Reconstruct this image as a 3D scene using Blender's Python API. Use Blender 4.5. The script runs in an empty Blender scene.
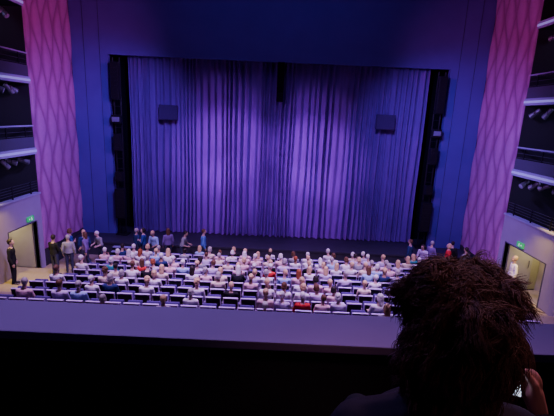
import bpy, bmesh, math, random
from mathutils import Vector, Matrix, Euler
random.seed(11)
C = bpy.context.scene.collection
PI = math.pi
V = Vector

# ---------------------------------------------------------------- materials
MATS = {}
def mat(name, col=(.5,.5,.5), rough=.6, metal=0., objcol=False, noise=0., nscale=20., bump=0., emit=0., ecol=None, spec=.5, attr=None, stretch=None):
    m = bpy.data.materials.new(name); m.use_nodes = True
    nt = m.node_tree; b = nt.nodes['Principled BSDF']
    b.inputs['Roughness'].default_value = rough
    b.inputs['Metallic'].default_value = metal
    b.inputs['Base Color'].default_value = (*col, 1)
    b.inputs['Specular IOR Level'].default_value = spec
    src = None
    if objcol:
        oi = nt.nodes.new('ShaderNodeObjectInfo'); src = oi.outputs['Color']
    if attr:
        at = nt.nodes.new('ShaderNodeAttribute'); at.attribute_name = attr
        mx = nt.nodes.new('ShaderNodeMix'); mx.data_type = 'RGBA'
        nt.links.new(at.outputs['Fac'], mx.inputs['Factor'])
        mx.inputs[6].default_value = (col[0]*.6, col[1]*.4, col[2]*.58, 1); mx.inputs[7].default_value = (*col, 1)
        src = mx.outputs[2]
    if noise or bump:
        tc = nt.nodes.new('ShaderNodeTexCoord'); n = nt.nodes.new('ShaderNodeTexNoise')
        n.inputs['Scale'].default_value = nscale; n.inputs['Detail'].default_value = 4
        if stretch:
            mp = nt.nodes.new('ShaderNodeMapping'); mp.inputs['Scale'].default_value = stretch
            nt.links.new(tc.outputs['Object'], mp.inputs['Vector']); nt.links.new(mp.outputs[0], n.inputs['Vector'])
        else: nt.links.new(tc.outputs['Object'], n.inputs['Vector'])
        if noise:
            mr = nt.nodes.new('ShaderNodeMapRange'); mr.inputs['To Min'].default_value = 1-noise; mr.inputs['To Max'].default_value = 1+noise
            nt.links.new(n.outputs['Fac'], mr.inputs['Value'])
            mul = nt.nodes.new('ShaderNodeVectorMath'); mul.operation = 'SCALE'
            if src: nt.links.new(src, mul.inputs[0])
            else: mul.inputs[0].default_value = col
            nt.links.new(mr.outputs[0], mul.inputs['Scale']); src = mul.outputs[0]
        if bump:
            bp = nt.nodes.new('ShaderNodeBump'); bp.inputs['Strength'].default_value = bump; bp.inputs['Distance'].default_value = .01
            nt.links.new(n.outputs['Fac'], bp.inputs['Height']); nt.links.new(bp.outputs[0], b.inputs['Normal'])
    if src: nt.links.new(src, b.inputs['Base Color'])
    if emit:
        b.inputs['Emission Color'].default_value = (*(ecol or col), 1); b.inputs['Emission Strength'].default_value = emit
    MATS[name] = m
    return m
M_skin = mat('skin', objcol=True, rough=.55, noise=.08, nscale=30)
M_hair = mat('hair', objcol=True, rough=.5, noise=.35, nscale=45, bump=.5, spec=.3)
M_cloth = mat('cloth', objcol=True, rough=.9, noise=.12, nscale=18, bump=.3, spec=.08)
M_shoe = mat('shoe_leather', (.02,.02,.025), .4, noise=.1)
M_eye = mat('eye', (.05,.04,.04), .2, noise=.1)
M_lip = mat('lip', (.45,.15,.14), .5, noise=.1)
M_curtain = mat('curtain_velvet', (.23,.045,.44), .9, noise=.25, nscale=3, stretch=(3,3,.4), spec=.03)
M_blue = mat('blue_wall_paint', (.11,.03,.38), .7, noise=.12, nscale=1.2, spec=.2)
M_seam = mat('dark_blue_seam', (.03,.015,.09), .8, noise=.1)
M_black = mat('black_masking', (.008,.008,.012), .9, noise=.2, spec=.1)
M_gear = mat('black_gear', (.010,.010,.014), .5, noise=.2, spec=.3)
M_box = mat('purple_black_cabinet', (.07,.025,.13), .8, noise=.2, spec=.05)
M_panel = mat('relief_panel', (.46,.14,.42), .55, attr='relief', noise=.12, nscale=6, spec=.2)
M_stage = mat('stage_boards', (.035,.03,.055), .5, noise=.3, nscale=2, stretch=(1,8,1))
M_floor = mat('auditorium_floor', (.32,.25,.20), .55, noise=.2, nscale=3, stretch=(8,1,1))
M_wallg = mat('grey_plaster', (.34,.28,.43), .7, noise=.1, nscale=2)
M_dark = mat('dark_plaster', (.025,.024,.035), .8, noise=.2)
M_para = mat('parapet_front', (.07,.06,.12), .6, noise=.1)
M_pale = mat('pale_fascia', (.34,.30,.58), .5, noise=.06, nscale=3)
M_glow = mat('fascia_glow', (.4,.4,.75), .5, emit=.45, ecol=(.40,.36,1), noise=.05)  # light falling on the gallery fascias, put in as emission; not a real lamp
M_ledge = mat('ledge_laminate', (.30,.21,.42), .6, noise=.1, nscale=2.5, bump=.05, spec=.2)
M_beige = mat('vestibule_plaster', (.44,.41,.28), .8, noise=.08)
M_fab = mat('seat_fabric', (.12,.07,.28), .85, noise=.15, nscale=40, bump=.2, spec=.1)
M_shell = mat('seat_shell', (.014,.009,.04), .5, noise=.2, nscale=6, spec=.2)
M_lit_rim = mat('seat_lit_rim', (.68,.50,.90), .5, noise=.1, nscale=6)  # lilac colour paints the light caught by the seat back edges
M_arm = mat('armrest_wood', (.34,.23,.44), .45, noise=.2, nscale=14)
M_metal = mat('brushed_metal', (.17,.17,.22), .45, .5, noise=.1)
M_bar = mat('dark_rail_metal', (.07,.07,.11), .5, .3, noise=.1)
M_fix = mat('grey_fixture', (.24,.22,.36), .5, noise=.1)
M_lens = mat('lens_glass', (.35,.35,.5), .08, noise=.1)
M_green = mat('exit_green', (.02,.45,.12), .5, emit=.35, ecol=(.03,.8,.25), noise=.05)
M_white = mat('sign_white', (.9,.95,.9), .5, emit=.6, ecol=(.6,1,.7), noise=.02)
M_door = mat('door_panel', (.38,.35,.32), .5, noise=.1, nscale=3)
M_phone = mat('phone_body', (.02,.02,.025), .3, noise=.1)
M_screen = mat('phone_screen', (.8,.85,1), .2, emit=2.2, ecol=(.7,.78,1), noise=.02)
M_curl = mat('curly_hair', (.085,.040,.034), .6, noise=.4, nscale=25, spec=.25)

# ---------------------------------------------------------------- mesh helpers
def add_box(bm, x0,x1,y0,y1,z0,z1, M=None, bev=0):
    vs = [bm.verts.new(V((x,y,z))) for x in (x0,x1) for y in (y0,y1) for z in (z0,z1)]
    f = [(0,1,3,2),(4,6,7,5),(0,4,5,1),(2,3,7,6),(0,2,6,4),(1,5,7,3)]
    fs = [bm.faces.new([vs[i] for i in q]) for q in f]
    if bev:
        es = list({e for ff in fs for e in ff.edges})
        r = bmesh.ops.bevel(bm, geom=es, offset=bev, segments=2, affect='EDGES', profile=.6)
        vs = list({v for ff in r['faces'] for v in ff.verts} | {v for v in vs if v.is_valid})
    if M is not None:
        for v in vs: v.co = M @ v.co
def loft(bm, rings, n=16, M=None):
    """rings: (cx,cy,cz,rx,ry) horizontal ellipses, closed ends"""
    R = []
    for (cx,cy,cz,rx,ry) in rings:
        ring = []
        for i in range(n):
            a = 2*PI*i/n; p = V((cx+rx*math.cos(a), cy+ry*math.sin(a), cz))
            ring.append(bm.verts.new(M @ p if M else p))
        R.append(ring)
    for a, b in zip(R, R[1:]):
        for i in range(n): bm.faces.new((a[i],a[(i+1)%n],b[(i+1)%n],b[i]))
    bm.faces.new(list(reversed(R[0]))); bm.faces.new(R[-1])
def cap(bm, p0, p1, r0, r1, n=12, flat=1., M=None):
    p0, p1 = V(p0), V(p1); d = p1-p0; L = d.length
    q = V((0,0,1)).rotation_difference(d.normalized()) if L > 1e-6 else Euler((0,0,0)).to_quaternion()
    X = Matrix.Translation(p0) @ q.to_matrix().to_4x4()
    if M: X = M @ X
    rings = []
    for i in range(1,6):
        a = -PI/2 + i*PI/10; rings.append((0,0,r0*math.sin(a), r0*math.cos(a), r0*math.cos(a)*flat))
    for i in range(0,5):
        a = i*PI/10; rings.append((0,0,L+r1*math.sin(a), r1*math.cos(a), r1*math.cos(a)*flat))
    loft(bm, rings, n, X)
def ell(bm, c, r, M=None, n=3, rot=None):
    X = Matrix.Translation(V(c))
    if rot: X = X @ Euler(rot).to_matrix().to_4x4()
    X = X @ Matrix.Diagonal((*r,1))
    if M: X = M @ X
    bmesh.ops.create_icosphere(bm, subdivisions=n, radius=1, matrix=X)
def tube(bm, pts, r, n=6):
    for a, b in zip(pts, pts[1:]): cap(bm, a, b, r, r, n)
def to_mesh(name, bm, m, smooth=False):
    me = bpy.data.meshes.new(name)
    bmesh.ops.recalc_face_normals(bm, faces=bm.faces[:])
    bm.to_mesh(me); bm.free(); me.materials.append(m)
    if smooth:
        for p in me.polygons: p.use_smooth = True
    return me
def link(name, me, parent=None):
    o = bpy.data.objects.new(name, me); C.objects.link(o)
    if parent: o.parent = parent
    return o
def obj(name, bm, m, parent=None, smooth=False): return link(name, to_mesh(name, bm, m, smooth), parent)
def remesh(name, bm, m, voxel, sm=3):
    me0 = to_mesh(name, bm, m)
    t = bpy.data.objects.new('tmp', me0); C.objects.link(t)
    r = t.modifiers.new('r','REMESH'); r.mode = 'VOXEL'; r.voxel_size = voxel
    s = t.modifiers.new('s','SMOOTH'); s.iterations = sm; s.factor = .5
    bpy.context.view_layer.update()
    dg = bpy.context.evaluated_depsgraph_get()
    me = bpy.data.meshes.new_from_object(t.evaluated_get(dg)); me.name = name
    me.materials.clear(); me.materials.append(m)
    for p in me.polygons: p.use_smooth = True
    bpy.data.objects.remove(t)
    return me
def struct(name, bm, m, parent=None, smooth=False):
    o = obj(name, bm, m, parent, smooth)
    if not parent: o['kind'] = 'structure'
    return o
def tag(o, label, cat, group=None):
    o['label'] = label; o['category'] = cat
    if group: o['group'] = group
    return o
def thing(name, label, cat, loc=(0,0,0), rotz=0, group=None):
    o = bpy.data.objects.new(name, None); C.objects.link(o); o.location = loc; o.rotation_euler = (0,0,rotz)
    return tag(o, label, cat, group)
def dup(root, loc, rotz, label, group=None):
    r = root.copy(); C.objects.link(r); r.location = loc; r.rotation_euler = (0,0,rotz)
    r['label'] = label
    if group: r['group'] = group
    for ch in root.children:
        c = ch.copy(); C.objects.link(c); c.parent = r
        for g in ch.children:
            d = g.copy(); C.objects.link(d); d.parent = c
    return r

# ---------------------------------------------------------------- layout numbers (metres)
WX = 9.75           # side walls
GY = 16.35          # where the galleries end and the relief panels begin
DY = 15.95          # stage-side edge of the side doors
PITCH = .84; STEP = .128; NROW = 10
ROWY = [17.05-PITCH*k for k in range(NROW)]
ROWZ = [-.68+STEP*k for k in range(NROW)]
EDGE0 = 17.05+.47
def floor_z(y):
    k = int((EDGE0-y)/PITCH) if y < EDGE0-PITCH else 0; return -.68+STEP*min(k,17)
CAM = V((.2,0,6.3))

# ---------------------------------------------------------------- setting
bm = bmesh.new()
add_box(bm, -12,12, EDGE0-PITCH,18.4, -1.2,-.68)
for k in range(1,18):
    y1 = EDGE0-PITCH*k; add_box(bm, -12,12, y1-PITCH,y1, -1.2, -.68+STEP*k)
struct('floor', bm, M_floor)
bm = bmesh.new(); add_box(bm, -WX,WX, 18.4,21.2, -1.2,0)
add_box(bm, -WX,WX, 18.36,18.4, -.08,.0)
struct('floor_stage', bm, M_stage)
bm = bmesh.new(); add_box(bm, -13,13,-2,21.4,13,13.2); struct('ceiling', bm, M_dark)
OX = 8.05
bm = bmesh.new()
for s in (-1,1):
    a,b = sorted((s*OX, s*WX)); add_box(bm, a,b,19.8,20.05,0,13)
add_box(bm, -OX,OX,19.8,20.05,8.75,13)
struct('wall_front', bm, M_blue)
bm = bmesh.new()
for s in (-1,1):
    for x in (8.42, 9.15):
        add_box(bm, s*x-.008,s*x+.008,19.79,19.8,0,13)
struct('trim_1', bm, M_seam)
bm = bmesh.new(); add_box(bm, -WX,WX,21.2,21.3,-1,13); struct('wall_backstage', bm, M_black)

def side(s):
    nm = 'left' if s < 0 else 'right'
    dy0 = 14.2 if s < 0 else 13.4
    def bx(bm, a,b,*r, **k):
        a,b = sorted((s*a,s*b)); add_box(bm, a,b,*r, **k)
    bm = bmesh.new()
    bx(bm, WX,9.9, 2,dy0,-1.2,2.7); bx(bm, WX,9.9,DY,GY,-1.2,2.7); bx(bm, WX,9.9,dy0,DY,1.6,2.7)
    struct('wall_'+nm, bm, M_wallg)
    bm = bmesh.new()
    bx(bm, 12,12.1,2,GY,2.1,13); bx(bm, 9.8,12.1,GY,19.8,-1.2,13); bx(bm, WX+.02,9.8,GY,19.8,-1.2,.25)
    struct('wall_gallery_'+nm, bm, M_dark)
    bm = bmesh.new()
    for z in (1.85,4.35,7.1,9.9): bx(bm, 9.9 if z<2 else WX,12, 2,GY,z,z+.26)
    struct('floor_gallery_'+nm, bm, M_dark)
    bm = bmesh.new()
    for z in (4.35,7.10,9.90): bx(bm, WX-.03,WX,2,GY,z,z+.26)
    for z in (5.45,8.21): bx(bm, WX-.0,WX+.10,2,GY,z,z+.05)
    bx(bm, WX-.06,9.95,2,GY,2.7,2.76)
    struct('trim_fascia_'+nm, bm, M_pale)
    bm = bmesh.new()
    for z in (4.61,7.36): bx(bm, WX+.02,WX+.06,2,GY,z,z+.42)
    struct('wall_parapet_'+nm, bm, M_para)
    for z in (4.61,7.36,2.76):
        t = thing('handrail', 'metal handrail along the %s %s gallery' % ({4.61:'middle',7.36:'upper',2.76:'lower'}[z], nm), 'railing', (s*(WX+.05),2,z))
        H = .85 if z > 3 else .5
        bm = bmesh.new()
        for k in range(4): cap(bm,(0,.1,H*(.35+.2*k)),(0,14.3,H*(.35+.2*k)),.010,.010,6)
        obj('bars', bm, M_bar, t)
        for k in range(13):
            bm = bmesh.new(); add_box(bm,-.02,.02,.3+1.13*k-.02,.3+1.13*k+.02,0,H); obj('post', bm, M_gear, t)
    bm = bmesh.new()
    for z in (4.35,7.10,9.90): bx(bm, WX-.045,WX-.03,2,GY,z+.09,z+.17)
    struct('trim_glow_'+nm, bm, M_glow)  # glowing band painting the lit look of the fascia edges
    bm = bmesh.new()
    bx(bm, 11.4,11.5,dy0-.5,GY,-.5,1.85); bx(bm, 9.9,11.4,DY+.15,DY+.25,-.5,1.85); bx(bm, 9.9,11.4,dy0-.2,dy0-.1,-.5,1.85)
    struct('wall_vestibule_'+nm, bm, M_beige)
    bm = bmesh.new()
    bx(bm, WX-.02,9.93,dy0-.04,dy0,-.7,1.63); bx(bm, WX-.02,9.93,DY,DY+.04,-.7,1.63); bx(bm, WX-.02,9.93,dy0,DY,1.6,1.64)
    d = struct('door_1' if s<0 else 'door_2', bm, M_para)
    bm = bmesh.new(); bx(bm, 9.96,11.0,DY,DY+.05,-.45,1.56, bev=.006); obj('door_leaf', bm, M_door, d)
    bm = bmesh.new(); cap(bm, (s*10.85,DY-.04,.55),(s*10.85,DY-.04,.85),.014,.014); obj('door_handle', bm, M_metal, d)
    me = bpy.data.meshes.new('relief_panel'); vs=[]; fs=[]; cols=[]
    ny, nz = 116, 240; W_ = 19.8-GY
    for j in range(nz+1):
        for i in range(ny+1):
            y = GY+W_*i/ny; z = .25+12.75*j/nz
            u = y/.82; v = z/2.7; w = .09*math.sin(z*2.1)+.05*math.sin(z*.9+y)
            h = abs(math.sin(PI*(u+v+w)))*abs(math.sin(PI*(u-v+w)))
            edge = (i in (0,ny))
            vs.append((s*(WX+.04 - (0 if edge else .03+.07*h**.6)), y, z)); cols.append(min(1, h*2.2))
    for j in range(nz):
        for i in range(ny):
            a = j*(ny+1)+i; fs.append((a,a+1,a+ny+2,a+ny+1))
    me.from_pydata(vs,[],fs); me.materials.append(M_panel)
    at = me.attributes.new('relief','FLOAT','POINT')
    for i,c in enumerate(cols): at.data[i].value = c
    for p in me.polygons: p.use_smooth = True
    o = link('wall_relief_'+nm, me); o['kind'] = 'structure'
for s in (-1,1): side(s)

for s in (-1,1):
    t = thing('exit_sign', 'green lit exit sign above the %s side door' % ('left' if s<0 else 'right'), 'sign', (s*(WX-.05), 15.5 if s<0 else 14.9, 1.72), group='exit signs over the doors')
    bm = bmesh.new(); add_box(bm, -.03,.03,-.2,.2,0,.2, bev=.006); obj('sign_box', bm, M_green, t)
    bm = bmesh.new(); x = -s*.034
    cap(bm,(x,.03,.155),(x,.031,.156),.013,.013,8); cap(bm,(x,.03,.13),(x,.05,.09),.01,.01,8)
    cap(bm,(x,.05,.09),(x,.02,.06),.008,.007,8); cap(bm,(x,.02,.06),(x,.035,.03),.007,.006,8); cap(bm,(x,.05,.09),(x,.09,.05),.008,.006,8)
    cap(bm,(x,.03,.13),(x,.0,.11),.006,.005,8); cap(bm,(x,.03,.13),(x,.065,.125),.006,.005,8)
    cap(bm,(x,-.12,.1),(x,-.04,.1),.007,.007,8); cap(bm,(x,-.13,.1),(x,-.1,.13),.007,.007,8); cap(bm,(x,-.13,.1),(x,-.1,.07),.007,.007,8)
    obj('pictogram', bm, M_white, t)

# ---------------------------------------------------------------- stage curtain
def curtain(x0,x1,y,label):
    dx = .013; n = int((x1-x0)/dx); nz = 24; vs=[]; fs=[]
    ph=[0]
    rnd = random.Random(4); step = .3
    for i in range(n):
        if ph[-1]//(2*PI) != (ph[-2]//(2*PI) if len(ph)>1 else -1): step = rnd.uniform(.13,.40)
        ph.append(ph[-1] + 2*PI*dx/step)
    amps = [rnd.uniform(.06,.20) for _ in range(300)]
    for j in range(nz+1):
        z = .03+8.95*j/nz; t = j/nz
        for i in range(n+1):
            x = x0+(x1-x0)*i/n
            q = ph[i]/(2*PI); k = int(q); fr = q-k
            amp = (amps[k]*(1-fr)+amps[k+1]*fr)*(1-.2*t)
            f = math.sin(ph[i]+.22*math.sin(z*.5+x))
            yy = y + amp*f + .03*math.sin(x*17+z*.4)*(1-t)
            vs.append((x+.03*math.sin(z*.8+x*3)*(1-t), yy, z))
    for j in range(nz):
        for i in range(n):
            a = j*(n+1)+i; fs.append((a,a+1,a+n+2,a+n+1))
    me = bpy.data.meshes.new('stage_curtain'); me.from_pydata(vs,[],fs); me.materials.append(M_curtain)
    for p in me.polygons: p.use_smooth = True
    o = link('stage_curtain', me); tag(o, label, 'curtain')
    o2 = bmesh.new(); add_box(o2, x0,x1,y-.05,y+.05,8.98,9.05); obj('curtain_track', o2, M_gear, o)
curtain(-7.35,7.35,20.45,'tall violet-lit pleated velvet curtain closing off the stage')

# ---------------------------------------------------------------- stage gear
def tower(s, label):
    t = thing('lighting_tower', label, 'lighting tower', (s*7.66,19.75,0), 0, 'towers flanking the curtain')
    for dx in (-.16,.16):
        bm = bmesh.new(); cap(bm,(dx,0,.03),(dx,0,8.6),.04,.04,8); obj('pole', bm, M_gear, t)
    for i in range(17):
        bm = bmesh.new(); cap(bm,(-.16,0,.4+i*.5),(.16,0,.4+i*.5),.02,.02,6); obj('rung', bm, M_gear, t)
    bm = bmesh.new(); add_box(bm,-.3,.3,-.25,.25,0,.06,bev=.01); obj('base_plate', bm, M_gear, t)
    for (z,h,w) in ((.9,1.5,.24),(2.8,.45,.18),(4.3,.8,.18),(5.6,.4,.22),(6.7,1.7,.19)):
        bm = bmesh.new()
        add_box(bm,-w,w,-.30,-.04,z,z+h,bev=.02)
        for k in range(int(h/.2)): add_box(bm,-w+.03,w-.03,-.315,-.30,z+.04+k*.2,z+.17+k*.2)
        obj('lamp_housing', bm, M_gear, t)
    bm = bmesh.new(); add_box(bm,-.17,.17,-.38,-.31,5.68,5.90,bev=.015)
    for k in range(3): add_box(bm,-.15,.15,-.395,-.38,5.70+k*.065,5.745+k*.065)
    obj('box_fixture', bm, M_fix, t)
    return t
tower(-1,'tall black lighting tower at the left edge of the curtain')
tower(1,'tall black lighting tower at the right edge of the curtain')
t = thing('line_array_speaker','slim black loudspeaker column hanging above the middle of the curtain','loudspeaker',(0.1,20.0,6.95))
for k in range(8):
    bm = bmesh.new(); add_box(bm,-.165,.165,-.14,.10,k*.24,k*.24+.225,Matrix.Rotation(-.008*(7-k),4,'X'),bev=.015)
    add_box(bm,-.14,.14,-.155,-.14,k*.24+.03,k*.24+.19,Matrix.Rotation(-.008*(7-k),4,'X')); obj('cabinet', bm, M_black, t)
bm = bmesh.new(); add_box(bm,-.18,.18,-.14,.10,1.94,2.0); obj('flying_frame', bm, M_gear, t)
for s in (-1,1):
    t = thing('hanging_loudspeaker','square dark loudspeaker hung before the %s part of the curtain' % ('left' if s<0 else 'right'),'loudspeaker',(s*5.3,20.02,5.85),0,'square hanging loudspeakers')
    bm = bmesh.new(); add_box(bm,-.46,.46,-.08,.08,0,.72,bev=.03); obj('cabinet', bm, M_box, t)
    bm = bmesh.new(); add_box(bm,-.42,.42,-.10,-.08,.04,.68,bev=.008); obj('grille', bm, M_box, t)
    for dx in (-.4,.4):
        bm = bmesh.new(); cap(bm,(dx,.08,.72),(dx,.08,3.1),.005,.005,6); obj('cable', bm, M_box, t)
t = thing('stage_steps','small set of steps up to the stage beside the left tower','steps',(-7.1,17.8,-.68))
for k in range(3):
    bm = bmesh.new(); add_box(bm,-.5,.5,.0+k*.19,.19+k*.19 + .01,.17*(k+1)-.03,.17*(k+1),bev=.006); obj('tread', bm, M_pale, t)
for s in (-1,1):
    bm = bmesh.new()
    for k in range(3): add_box(bm,s*.48-.02,s*.48+.02,k*.19,.58,0 if k==0 else .17*k,.17*(k+1)-.03)
    obj('stringer', bm, M_gear, t)

def spotlight(loc, rz, tilt, label):
    t = thing('spotlight', label, 'stage light', loc, rz, 'stage lights on the side galleries')
    t.scale = (.78,.78,.85)
    R = Matrix.Translation((0,.0,-.22)) @ Matrix.Rotation(tilt,4,'X')
    bm = bmesh.new()
    loft(bm,[(0,0,-.3,.06,.06),(0,0,-.27,.1,.1),(0,0,.02,.1,.1),(0,0,.05,.12,.12),(0,0,.22,.13,.13)],18,R@Matrix.Rotation(-PI/2,4,'X')); obj('housing', bm, M_metal, t, False)
    bm = bmesh.new(); loft(bm,[(0,0,.221,.115,.115),(0,0,.235,.08,.08)],18,R@Matrix.Rotation(-PI/2,4,'X')); obj('lens', bm, M_lens, t)
    bm = bmesh.new(); tube(bm,[(-.15,0,-.22),(-.15,0,-.02),(.15,0,-.02),(.15,0,-.22)],.014); obj('yoke', bm, M_gear, t)
    bm = bmesh.new(); cap(bm,(0,0,-.02),(0,0,.06),.03,.03,8); obj('clamp', bm, M_gear, t)
lv = {4.35:'middle', 7.1:'upper', 9.9:'top'}
rs = random.Random(21)
for s in (-1,1):
    sd = 'left' if s<0 else 'right'
    for z,nm in lv.items():
        for q,y in enumerate((16.05,15.5,14.9,14.3)):
            spotlight((s*(WX+.30+rs.uniform(0,.25)),y+rs.uniform(-.12,.12),z-.05-rs.uniform(0,.08)), s*PI*rs.uniform(.1,.6), -rs.uniform(.1,1.0), 'grey stage light under the %s %s gallery, %s from the stage' % (nm, sd, ('first','second','third','fourth')[q]))

# ---------------------------------------------------------------- balcony in front of the camera
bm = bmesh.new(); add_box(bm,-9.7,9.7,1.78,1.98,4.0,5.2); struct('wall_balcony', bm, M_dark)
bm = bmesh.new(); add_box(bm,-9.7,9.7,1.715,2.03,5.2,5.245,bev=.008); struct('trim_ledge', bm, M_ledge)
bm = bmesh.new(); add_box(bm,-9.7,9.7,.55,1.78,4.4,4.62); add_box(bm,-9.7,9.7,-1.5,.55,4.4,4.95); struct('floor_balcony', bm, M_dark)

# ---------------------------------------------------------------- theatre seats
ONES = ['one','two','three','four','five','six','seven','eight','nine','ten']
ORD = ['first','second','third','fourth','fifth','sixth','seventh','eighth','ninth','tenth','eleventh','twelfth','thirteenth','fourteenth','fifteenth','sixteenth','seventeenth','eighteenth','nineteenth','twentieth']+['twenty-'+o for o in ('first','second','third','fourth','fifth','sixth','seventh','eighth','ninth')]
def seat_proto(down):
    t = thing('theatre_seat','','seat')
    T = Matrix.Translation((0,-.34,.42)) @ Matrix.Rotation(.12,4,'X')
    bm = bmesh.new(); add_box(bm,-.205,.205,-.02,.04,-.02,.43,T,bev=.02); obj('backrest', bm, M_fab, t)
    bm = bmesh.new()
    add_box(bm,-.22,-.202,-.06,0,-.1,.44,T,bev=.005); add_box(bm,.202,.22,-.06,0,-.1,.44,T,bev=.005); add_box(bm,-.22,.22,-.06,-.008,.418,.447,T,bev=.005)
    obj('back_lit_rim', bm, M_lit_rim, t)  # pale edging added to paint lit edges on the backs
    bm = bmesh.new(); add_box(bm,-.202,.202,-.055,-.02,-.28,.42,T); obj('back_shell', bm, M_shell, t)
    T2 = Matrix.Translation((0,-.25,.375)) @ Matrix.Rotation(0 if down else 1.25,4,'X')
    bm = bmesh.new(); add_box(bm,-.20,.20,0 if down else .02,.44,-.03,.065,T2,bev=.025); obj('seat_cushion', bm, M_fab, t)
    for s in (-1,1):
        bm = bmesh.new(); add_box(bm,s*.242-.010,s*.242+.010,-.28,.02,.58,.61,bev=.005); obj('armrest', bm, M_arm, t)
        bm = bmesh.new(); add_box(bm,s*.242-.008,s*.242+.008,-.24,-.1,0.0,.58); obj('leg', bm, M_gear, t)
    return t
SD, SU = seat_proto(True), seat_proto(False); used = {}
def place_seat(proto, loc, label, group):
    if proto.name not in used:
        used[proto.name] = 1; proto.location = loc; proto['label'] = label; proto['group'] = group; return proto
    return dup(proto, loc, 0, label, group)

# ---------------------------------------------------------------- people
def head_geo(bm, H):
    ell(bm,(0,-.012,.022),(.075,.096,.095),H); ell(bm,(0,.03,-.045),(.056,.062,.062),H); ell(bm,(0,.055,-.085),(.03,.028,.022),H)
    cap(bm,(0,.082,.012),(0,.104,-.022),.009,.014,M=H); ell(bm,(0,.07,.03),(.05,.02,.014),H)
    for s in (-1,1):
        ell(bm,(s*.077,-.01,-.01),(.009,.02,.03),H); ell(bm,(s*.038,.055,-.03),(.025,.03,.025),H)
def hand_geo(bm, w, d, up, s, r=1.):
    d = V(d).normalized(); up = V(up); up = (up-d*up.dot(d)).normalized(); sd = d.cross(up)*s
    w = V(w); cap(bm, w, w+d*.035, .026,.03, flat=.7)
    for k,(o,L) in enumerate(((-.03,.062),(-.01,.072),(.011,.067),(.031,.052))):
        b = w+d*.07+sd*o; cap(bm, w+d*.03+sd*o*.7, b, .014,.0125)
        m = b+d*L*.55-up*.012; cap(bm,b,m,.0105,.0098); cap(bm,m,m+d*L*.4-up*.022,.0096,.0085)
    th = w+d*.015-sd*.025; m = th+d*.03-sd*.028; cap(bm,th,m,.014,.012); cap(bm,m,m+d*.032-sd*.004-up*.008,.0115,.0095)
TORSO = [(-.13,.11,.085),(-.02,.165,.12),(.2,.155,.115),(.42,.142,.105),(.68,.168,.118),(.86,.165,.10),(.95,.115,.078),(1.0,.062,.062)]
def torso_rings(P,N,inf,lo=-2,hi=2):
    return [(*(P+(N-P)*f), rx+inf, ry+inf) for f,rx,ry in TORSO if lo<=f<=hi]
def build_person(j, sleeve=.6, voxel=.011, inf=.014, handfn=None):
    P,N = V(j['pelvis']),V(j['neck']); H = Matrix.Translation(V(j['head'])) @ Euler(j.get('hrot',(0,0,0))).to_matrix().to_4x4()
    bm = bmesh.new(); loft(bm, torso_rings(P,N,0)); cap(bm, N-(V((0,0,.03))), H@V((0,-.01,-.02)), .058,.054); head_geo(bm,H)
    sh = bmesh.new(); loft(sh, torso_rings(P,N,inf,-.1,.96)); tr = bmesh.new(); shoes=[]
    ell(tr, P+V((0,0,.01)), (.178,.132,.12))
    for s,k in ((-1,'l'),(1,'r')):
        S,E,W = V(j['sh'+k]),V(j['el'+k]),V(j['wr'+k]); mid = N-V((0,0,.06))
        cap(bm,mid,S,.055,.052); cap(bm,S,E,.05,.038); cap(bm,E,W,.038,.025)
        cap(sh,mid,S,.055+inf,.054+inf); cap(sh,S,E,.054+inf,.042+inf)
        if sleeve>.5: cap(sh,E,E+(W-E)*min(.95,sleeve),.042+inf,.034+inf)
        if handfn and k=='r': handfn(bm, W)
        else: hand_geo(bm,W,j.get('hd'+k,(W-E)),j.get('hu'+k,(0,-.3,1)),s)
        Hp,K,A,Td = V(j['hi'+k]),V(j['kn'+k]),V(j['an'+k]),V(j['toe'+k])
        cap(bm,Hp,K,.078,.055); cap(bm,K,A,.054,.034); cap(bm,A+V((0,0,-.03)),Td,.034,.028)
        cap(tr,Hp,K,.088,.066); cap(tr,K,A+(K-A)*.06,.066,.048)
        sb = bmesh.new(); cap(sb,A+V((0,0,-.025))-(Td-A).normalized()*.03,Td,.041,.036,flat=1.); ell(sb,A+V((0,0,-.01)),(.043,.05,.045)); shoes.append(sb)
    body = link('person', remesh('person', bm, M_skin, voxel), None)
    link('shirt', remesh('shirt', sh, M_cloth, max(voxel,.008)), body); link('trousers', remesh('trousers', tr, M_cloth, .013), body)
    for sb in shoes: link('shoe', remesh('shoe', sb, M_shoe, .011), body)
    for s in (-1,1):
        e = bmesh.new(); ell(e,(s*.03,.0755,.008),(.013,.009,.008),H,2); obj('eye', e, M_eye, body, True)
    e = bmesh.new(); ell(e,(0,.086,-.052),(.024,.008,.008),H,2); obj('mouth', e, M_lip, body, True)
    return body, H
def hair_short(bm): ell(bm,(0,-.03,.035),(.086,.098,.098)); ell(bm,(0,-.055,-.01),(.078,.062,.07))
def hair_bob(bm): hair_short(bm); ell(bm,(0,-.05,-.03),(.095,.075,.085)); [ell(bm,(s*.075,-.01,-.03),(.022,.05,.075)) for s in (-1,1)]
def hair_long(bm): hair_bob(bm); loft(bm,[(0,-.05,.02,.088,.07),(0,-.065,-.08,.095,.055),(0,-.085,-.18,.085,.04),(0,-.09,-.25,.05,.02)])
def hair_bun(bm): hair_short(bm); ell(bm,(0,-.125,.05),(.042,.04,.04))
def hair_full(bm):
    hair_short(bm); r = random.Random(3)
    for i in range(60):
        a = r.uniform(0,2*PI); e = r.uniform(-.5,PI/2); p = V((.085*math.cos(a)*math.cos(e),-.03+.095*math.sin(a)*math.cos(e),.035+.1*math.sin(e)))
        if p.y < .045: ell(bm,p,(.026,.026,.026),n=1)
HAIRM = {}
for n,f in (('short',hair_short),('bob',hair_bob),('long',hair_long),('bun',hair_bun),('curly',hair_full)):
    bm = bmesh.new(); f(bm); HAIRM[n] = remesh('hair', bm, M_hair, .009, 2)

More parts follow.
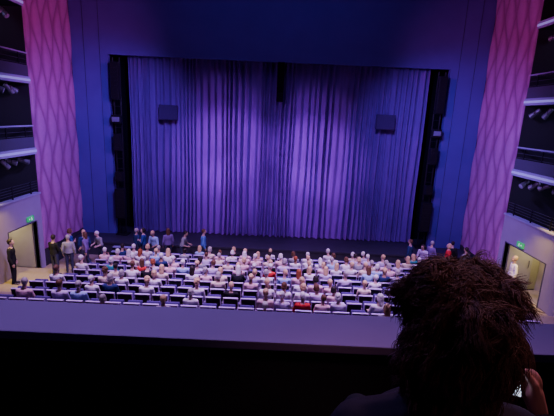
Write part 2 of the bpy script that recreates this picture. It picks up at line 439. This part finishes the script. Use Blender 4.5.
def sit(dx=0, lean=0, turn=0, hands='lap', tilt=0):
    n = (dx,-.19+lean,1.04); h = (dx*1.25,-.15+lean*1.3,1.235)
    j = dict(pelvis=(0,-.11,.56),neck=n,head=h,hrot=(-.05+tilt,0,turn))
    for s,k in ((-1,'l'),(1,'r')):
        j['sh'+k]=(dx+s*.17,-.195+lean,.965); j['hi'+k]=(s*.09,-.1,.545); j['kn'+k]=(s*.11,.26,.545); j['an'+k]=(s*.10,.22,.09); j['toe'+k]=(s*.11,.36,.042)
        j['el'+k]=(dx+s*.205,-.1+lean,.70); j['wr'+k]=(s*.1,.08,.665); j['hd'+k]=(-s*.4,.8,-.1)
    if hands=='chin': j['elr']=(dx+.2,.02+lean,.76); j['wrr']=(dx*1.2+.09,.0+lean,1.02); j['hdr']=(-.3,-.3,.8); j['hur']=(0,1,.2)
    if hands=='arm': j['ell']=(dx-.23,-.1+lean,.73); j['wrl']=(dx-.21,.1+lean,.69); j['hdl']=(0,1,0)
    return j
SITS = [build_person(sit(),.9), build_person(sit(.04,.02,.5,'arm'),.3), build_person(sit(-.05,.03,-.6),.9),
        build_person(sit(.0,.10,.1,'chin',-.15),.4), build_person(sit(-.02,.0,.15,'arm',-.3),.3)]
def stand(kind):
    j = dict(pelvis=(0,0,.94),neck=(0,-.01,1.44),head=(0,.02,1.63),hrot=(0,0,0))
    for s,k in ((-1,'l'),(1,'r')):
        j['sh'+k]=(s*.175,-.015,1.365); j['hi'+k]=(s*.09,0,.90); j['kn'+k]=(s*.1,.02,.49); j['an'+k]=(s*.11,-.01,.085); j['toe'+k]=(s*.13,.12,.04)
        j['el'+k]=(s*.235,-.03,1.09); j['wr'+k]=(s*.235,.05,.86); j['hu'+k]=(s,0,0)
    if kind=='fold':
        j['ell']=(-.24,.04,1.10); j['wrl']=(.02,.17,1.12); j['elr']=(.24,.04,1.10); j['wrr']=(-.03,.2,1.16); j['hul']=(0,1,0); j['hur']=(0,1,0); j['hrot']=(-.1,0,.4)
    if kind=='step':
        j['knl']=(-.1,.17,.50); j['anl']=(-.1,.24,.09); j['toel']=(-.11,.38,.045); j['knr']=(.1,-.02,.48); j['anr']=(.1,-.22,.12); j['toer']=(.11,-.09,.042)
        j['elr']=(.23,.08,1.11); j['wrr']=(.21,.26,.95); j['ell']=(-.23,-.13,1.10); j['wrl']=(-.24,-.12,.86)
    if kind=='lean':
        j['neck']=(0,.12,1.40); j['head']=(.0,.19,1.57); j['hrot']=(-.35,0,-.2)
        for s,k in ((-1,'l'),(1,'r')): j['sh'+k]=(s*.175,.10,1.33); j['el'+k]=(s*.24,.12,1.05); j['wr'+k]=(s*.19,.32,1.0)
    return j
STANDS = {k: build_person(stand(k), sl) for k,sl in (('relax',.9),('fold',.3),('step',.9),('lean',.4))}
SKIN = [(.62,.40,.32),(.70,.48,.40),(.5,.32,.25),(.33,.19,.13)]
HAIRC = {'white-haired':(.80,.76,.74),'grey-haired':(.42,.38,.38),'blond':(.68,.48,.26),'brown-haired':(.13,.065,.035),'dark-haired':(.025,.018,.016),'red-haired':(.35,.10,.04)}
SHIRTC = {'white':(.88,.82,.86),'pale lilac':(.66,.52,.78),'pale pink':(.88,.55,.60),'light blue':(.40,.52,.85),'black':(.02,.02,.025),'navy':(.03,.04,.14),'red':(.70,.04,.05),'grey':(.3,.3,.33),'cream':(.85,.72,.55),'teal':(.05,.35,.38),'dark blue':(.04,.06,.25),'purple':(.22,.12,.35),'bright blue':(.12,.22,.65)}
usedp = set()
def place_person(proto, loc, rz, hair, hairc, shirtc, label, group, sc=1., trc=(.03,.03,.05)):
    body, H = proto
    if body.name not in usedp:
        usedp.add(body.name); r = body; r.location = loc; r.rotation_euler=(0,0,rz); tag(r,label,'person',group); 
    else: r = dup(body, loc, rz, label, group)
    r['category'] = 'person'
    r.scale = (sc,sc,sc); r.color = (*random.choice(SKIN[:3] if random.random()<.9 else SKIN),1)
    for c in r.children:
        if c.name.startswith('shirt'): c.color = (*shirtc,1)
        if c.name.startswith('trousers'): c.color = (*trc,1)
        if c.name.startswith('hair'): bpy.data.objects.remove(c)
    h = link('hair', HAIRM[hair], r); h.matrix_local = H; h.color = (*hairc,1)
    return r
def pick(d, w): 
    k = random.choices(list(d)[:len(w)], w)[0]; return k, d[k]
prob = [.46,.66,.72,.72,.70,.62,.56,.48,.36,.10]
for k in range(NROW):
    n = 25 if k<2 else 27 if k<6 else 29
    for i in range(n):
        x = (i-(n-1)/2)*(.525 if k<2 else .515); pr = prob[k]
        if x < -5.2 and k>4: pr *= .45
        if x < -6: pr *= .6
        if k==8 and i>=n-2: pr = 1
        occ = random.random() < pr
        where = 'row %s from the stage, %s from the left' % (ONES[k], ORD[i])
        place_seat(SD if occ else SU, (x,ROWY[k],ROWZ[k]), ('dark theatre seat in ' if occ else 'dark empty theatre seat in ')+where, 'theatre seats in row %s' % ONES[k])
        if occ:
            hn,hc = pick(HAIRC,[6,4,6,3.5,2,.6]); sn,sc_ = pick(SHIRTC,[9,4,6,3,2,1.2,.9,1.2,3,.6])
            st = random.choices(['short','bob','long','bun','curly'],[6,3,2.5,.8,1.0])[0]
            pose = random.choices(SITS,[5,3,3,1.2,1.5])[0]
            if k==8 and i>=n-2: hn,hc,sn,sc_,st = 'blond',HAIRC['blond'],'pale pink',SHIRTC['pale pink'],'short'
            lb = '%s person in %s top, row %s from stage, %s seat from left' % (hn,sn,ONES[k],ORD[i])
            place_person(pose,(x,ROWY[k]+.0,ROWZ[k]),random.uniform(-.05,.05),st,hc,sc_,lb,'audience seated in row %s'%ONES[k],random.uniform(.89,.99))
ST = [
 (-9.3,13.6,-1.2,'relax','short','dark-haired','black','usher in black standing alone beside the left door'),
 (-8.5,14.9,-.3,'fold','short','dark-haired','black','person in black nearest the balcony in the left aisle group'),
 (-8.25,15.5,.3,'relax','short','grey-haired','grey','grey-topped person standing in the left aisle beside the seat rows'),
 (-8.75,16.6,-.9,'fold','bob','brown-haired','dark blue','person in dark blue top standing against the left patterned wall'),
 (-8.3,16.9,.6,'relax','short','blond','navy','blond person in navy top in the left aisle group'),
 (-7.95,16.3,1.6,'step','long','brown-haired','purple','long-haired person in purple top stepping through left aisle group'),
 (-7.75,17.3,2.6,'lean','short','white-haired','grey','white-haired person leaning beside the small stage steps'),
 (-6.25,17.75,-.8,'relax','short','grey-haired','navy','grey-haired person in navy top before the left end of stage'),
 (-5.9,17.62,1.7,'fold','bob','dark-haired','dark blue','dark-haired person in blue with folded arms before the stage'),
 (-5.35,17.58,2.8,'lean','short','blond','light blue','blond person in light blue leaning forward before the stage'),
 (-4.8,17.78,.5,'relax','long','brown-haired','purple','long-haired person in purple standing before the left curtain'),
 (-4.1,17.6,-1.7,'lean','short','dark-haired','grey','dark-haired person in grey bending in front of the stage'),
 (-3.15,17.8,-1.3,'relax','short','brown-haired','bright blue','brown-haired person in bright blue shirt standing alone before the curtain'),
 (6.45,17.75,.9,'relax','short','brown-haired','navy','brown-haired person in navy standing before the right tower'),
 (7.0,17.45,2.4,'lean','bob','dark-haired','pale lilac','dark-haired person in lilac leaning near the right tower'),
 (7.45,17.75,-1.0,'fold','short','grey-haired','purple','grey-haired person in purple top right of the right tower'),
 (8.1,17.4,1.2,'relax','bob','blond','red','blond person in red top at the right patterned wall'),
 (8.45,17.85,-.4,'relax','short','dark-haired','black','dark-haired person in black behind the red-topped one at right'),
 (8.65,16.9,.4,'step','short','dark-haired','grey','dark-haired person in grey walking by the right patterned wall'),
 (9.5,14.75,1.4,'relax','short','blond','white','blond person in white top standing at the right side door')]
for x,y,rz,po,hs,hc,sc_,lb in ST:
    place_person(STANDS[po],(x,y,floor_z(y)),rz,hs,HAIRC[hc],SHIRTC[sc_],lb,'people standing around the hall',1. if 'usher' in lb else random.uniform(.93,.98),(.02,.02,.03) if 'usher' in lb else (.05,.05,.1))

# ---------------------------------------------------------------- foreground spectator with phone
FO = V((.67,1.12,4.62))
PC = V((1.048,1.25,5.455)); nrm = V((-.45,-.75,.35)).normalized(); upv = (V((-.05,.1,1))-nrm*V((-.05,.1,1)).dot(nrm)).normalized(); rgt = upv.cross(nrm)
PM = Matrix((( rgt.x,upv.x,nrm.x,PC.x),(rgt.y,upv.y,nrm.y,PC.y),(rgt.z,upv.z,nrm.z,PC.z),(0,0,0,1)))
LM = Matrix.Translation(-FO) @ PM
def hold(bm, W):
    p = lambda *a: LM @ V(a)
    cap(bm, p(.088,-.110,-.030), p(.068,-.055,-.026), .030,.036); ell(bm,(.060,-.026,-.022),(.038,.052,.022),LM)
    for k in range(4):
        y = -.052+k*.0245; L = (.8,.95,1,.92)[k]
        cap(bm,p(.050,y*.8-.01,-.026),p(-.0,y,-.021),.0125,.010); cap(bm,p(0,y,-.021),p(-.036,y+.004,-.0165),.0098,.009); cap(bm,p(-.036,y+.004,-.0165),p(-.0475,y+.006,.002*L),.009,.008); cap(bm,p(-.0475,y+.006,.002),p(-.036,y+.007,.0125),.008,.0072)
    cap(bm,p(.078,-.075,-.016),p(.070,-.024,.008),.021,.0155); cap(bm,p(.070,-.024,.008),p(.042,.018,.0175),.0145,.0108)
Wl = LM @ V((.10,-.130,-.036))
j = sit(); j.update(pelvis=(0,-.13,.54),neck=(0,-.2,.965),head=(.0,-.165,1.165),hrot=(-.12,0,-.25),shl=(-.22,-.2,.86),shr=(.2,-.2,.86),ell=(-.30,-.08,.62),wrl=(-.1,.12,.63),elr=(.46,-.10,.62),wrr=tuple(Wl))
body, H = build_person(j,.72,.005,.03,handfn=hold)
body.location = FO; body.color = (.55,.25,.21,1)
tag(body,'large foreground person with dark curly hair seen from behind, raising a phone','person')
for c in body.children:
    if c.name.startswith('shirt'): c.color=(.016,.014,.026,1); c.name='jacket'
    if c.name.startswith('trousers'): c.color=(.02,.02,.03,1)
bm = bmesh.new(); rr = random.Random(8)
blobs = [((.0,-.185,1.222),(.104,.120,.100)),((0,-.15,1.245),(.095,.105,.070)),((-.026,-.225,1.14),(.102,.10,.10)),((.03,-.215,1.14),(.104,.10,.11)),((.005,-.235,1.04),(.088,.07,.09)),((.02,-.235,.97),(.065,.05,.06))]
for c,r in blobs: ell(bm,c,r)
for i in range(40):
    c,r = blobs[rr.choice((0,0,2,3,4))]; a = rr.uniform(0,2*PI); e = rr.uniform(-.6,1.4)
    p = V(c)+V((r[0]*math.cos(a)*math.cos(e), r[1]*math.sin(a)*math.cos(e), r[2]*math.sin(e)))*.97
    if p.y > -.10 and p.z < 1.25: continue
    q = rr.uniform(.020,.036); ell(bm,p,(q,q,q*1.2),n=2)
cap_me = remesh('hair_base', bm, M_curl, .007, 4)
verts=[]; faces=[]
def strand(pts, r):
    n=3; base=len(verts); m=len(pts)
    for i,p in enumerate(pts):
        d = (pts[min(i+1,m-1)]-pts[max(i-1,0)]).normalized(); a = d.orthogonal().normalized(); b = d.cross(a); rad = r*(1-.7*(i/(m-1))**2)
        for k in range(n): verts.append(p+(a*math.cos(k*2*PI/n)+b*math.sin(k*2*PI/n))*rad)
    for i in range(m-1):
        for k in range(n): faces.append((base+i*n+k,base+i*n+(k+1)%n,base+(i+1)*n+(k+1)%n,base+(i+1)*n+k))
nv = len(cap_me.vertices)
for v in cap_me.vertices:       # locks: each a bundle of fine strands following one loose curl
    p = v.co.copy(); nn = v.normal.copy()
    top = p.z > 1.25
    if rr.random() > (3600 if top else 2200)/nv: continue
    if nn.y > .75 and p.z < 1.22: continue
    fly = rr.random() < .06
    L = rr.uniform(.05,.10); cr = rr.uniform(.004,.010); turns = rr.uniform(.5,1.1); ph = rr.uniform(0,6.28)
    tang = V((rr.uniform(-.5,.5),rr.uniform(-.4,.4),-1.0)) if not top else V((p.x*6+rr.uniform(-.9,.9),(p.y+.19)*6+rr.uniform(-.9,.9),-.4)); tang = (tang - nn*tang.dot(nn)).normalized()
    dirn = (tang+nn*(rr.uniform(.2,.45) if fly else rr.uniform(-.05,.12))).normalized()
    if fly: L *= .75
    a = dirn.orthogonal().normalized(); b = dirn.cross(a)
    for q in range(7 if fly else 11):
        ox = (a*rr.gauss(0,1)+b*rr.gauss(0,1))*.0050; ph2 = ph+rr.gauss(0,.3); L2 = L*rr.uniform(.8,1.1); pts=[]
        for i in range(11):
            t = i/10; pts.append(p+nn*.003+ox+dirn*L2*t-nn*.014*t*t+V((0,0,-.012*t*t))+(a*math.cos(ph2+turns*6.28*t)+b*math.sin(ph2+turns*6.28*t))*cr*min(1,t*3))
        strand(pts, rr.uniform(.0007,.0013))
hm = bpy.data.meshes.new('curls'); hm.from_pydata([tuple(v) for v in verts],[],faces)
hb = bmesh.new(); hb.from_mesh(cap_me); hb.from_mesh(hm); hme = bpy.data.meshes.new('curly_hair'); hb.to_mesh(hme); hb.free(); hme.materials.append(M_curl)
for p in hme.polygons: p.use_smooth = True
o = link('curly_hair', hme, body); o['label'] = 'thick dark curly hair'
place_seat(SD,(FO.x,FO.y-.0,FO.z),'dark balcony seat under the curly-haired spectator','balcony seat')
t = thing('phone','phone with a lit screen held in the foreground person\'s right hand','phone'); t.matrix_world = PM
bm = bmesh.new(); add_box(bm,-.037,.037,-.076,.076,-.0045,.0035,bev=.003); obj('phone_case', bm, M_phone, t)
bm = bmesh.new(); add_box(bm,-.0335,.0335,-.071,.071,.0036,.0042); obj('screen', bm, M_screen, t)

# ---------------------------------------------------------------- lights
def look(o, tgt):
    o.rotation_euler = (V(tgt)-o.location).to_track_quat('-Z','Y').to_euler()
def spot(name, loc, tgt, power, col, ang, blend=1., r=.15):
    l = bpy.data.lights.new(name,'SPOT'); l.energy=power; l.color=col; l.spot_size=math.radians(ang); l.spot_blend=blend; l.shadow_soft_size=r
    o = bpy.data.objects.new(name,l); C.objects.link(o); o.location=loc; look(o,tgt); return o
def area(name, loc, tgt, power, col, sx, sy):
    l = bpy.data.lights.new(name,'AREA'); l.shape='RECTANGLE'; l.size=sx; l.size_y=sy; l.energy=power; l.color=col
    o = bpy.data.objects.new(name,l); C.objects.link(o); o.location=loc; look(o,tgt); return o
VI=(.62,.22,1.)
for z,pw,an in ((1.8,7000,17),(4.3,11500,18),(6.2,3000,15)):
    spot('curtain_spot_left',(-7.0,9.0,8.5),(2.0,20.4,z),pw,VI,an,r=.12)
    spot('curtain_spot_right',(7.0,9.0,8.5),(-2.7,20.4,z+.2),pw*1.05,VI,an,r=.12)
spot('curtain_spot_hem',(0,8,8),(-.3,20.4,2.6),2600,(.52,.16,1),34,r=.2)
spot('curtain_wash_left',(-4.0,8,10),(0,20.3,3.2),1500,(.42,.13,1),42,r=.3)
spot('curtain_wash_right',(4.0,8,10),(-.4,20.3,3.2),900,(.42,.13,1),42,r=.3)
for s in (-1,1):
    spot('blue_wash',(s*3,13,9),(s*9,19.8,3.5),2600,(.30,.15,1),80)
    spot('panel_high',(-s*4,12,10),(s*9.75,18.0,9.5),3700 if s<0 else 2900,(.90,.14,.60),36)
    spot('panel_low',(-s*4,12,8),(s*9.75,18.0,3.2),3000 if s<0 else 2600,(.66,.21,1),38)
    area('door_light',(s*10.8,15.2,1.7),(s*10.5,15.1,0),24,(1,.84,.48),.8,.8)
    spot('aisle_fill',(s*9.3,13.0,4.2),(s*9.0,14.4,-.2),1000,(1,.74,.10),56)  # added spot, stands in for door light spilling onto the aisle floor
    spot('wall_light',(-s*1,12,12),(s*9.75,14.8,3.2),2600,(.56,.38,1),40)
    for z in (4.2,6.95,9.75): area('gallery_fill',(s*11.0,15.2,z),(s*10.2,15.5,z-3),6,(.5,.42,1),.6,1.5)  # added fill so the fixtures and rails inside the galleries show
area('blue_header',(0,15,12.5),(0,19.8,10.5),50,(.28,.12,1),10,1)
for x in (-4.6,0,4.6):
    spot('house_light',(x,10.0,12.6),(x*1.05,13.4,0),9000,(.70,.41,1),57,r=.3)
spot('ledge_fill',(-2,5,11.5),(-1.0,1.9,5.25),1250,(.54,.35,1),75,r=.5)  # added lamp in place of stage light reflected onto the ledge
spot('rim_light',(5,6,12.3),(.9,.95,5.8),2200,(1,.45,.55),14,r=.5)  # added spot for warm edges on the foreground hair
spot('balcony_fill',(1.6,-.1,7.8),(.78,.98,5.8),75,(1,.5,.5),22,r=.3)  # made-up fill above the balcony, brightens hand, hair and jacket
w = bpy.data.worlds.new('world'); bpy.context.scene.world = w; w.use_nodes = True
w.node_tree.nodes['Background'].inputs[0].default_value = (.05,.04,.12,1); w.node_tree.nodes['Background'].inputs[1].default_value = .05

# ---------------------------------------------------------------- camera
cd = bpy.data.cameras.new('camera'); cd.sensor_width=36; cd.lens=26.0; cd.clip_start=.02
co = bpy.data.objects.new('camera',cd); C.objects.link(co)
co.matrix_world = Matrix.Translation(CAM) @ Matrix.Rotation(math.radians(77),4,'X') @ Matrix.Rotation(math.radians(2.56),4,'Z')
bpy.context.scene.camera = co
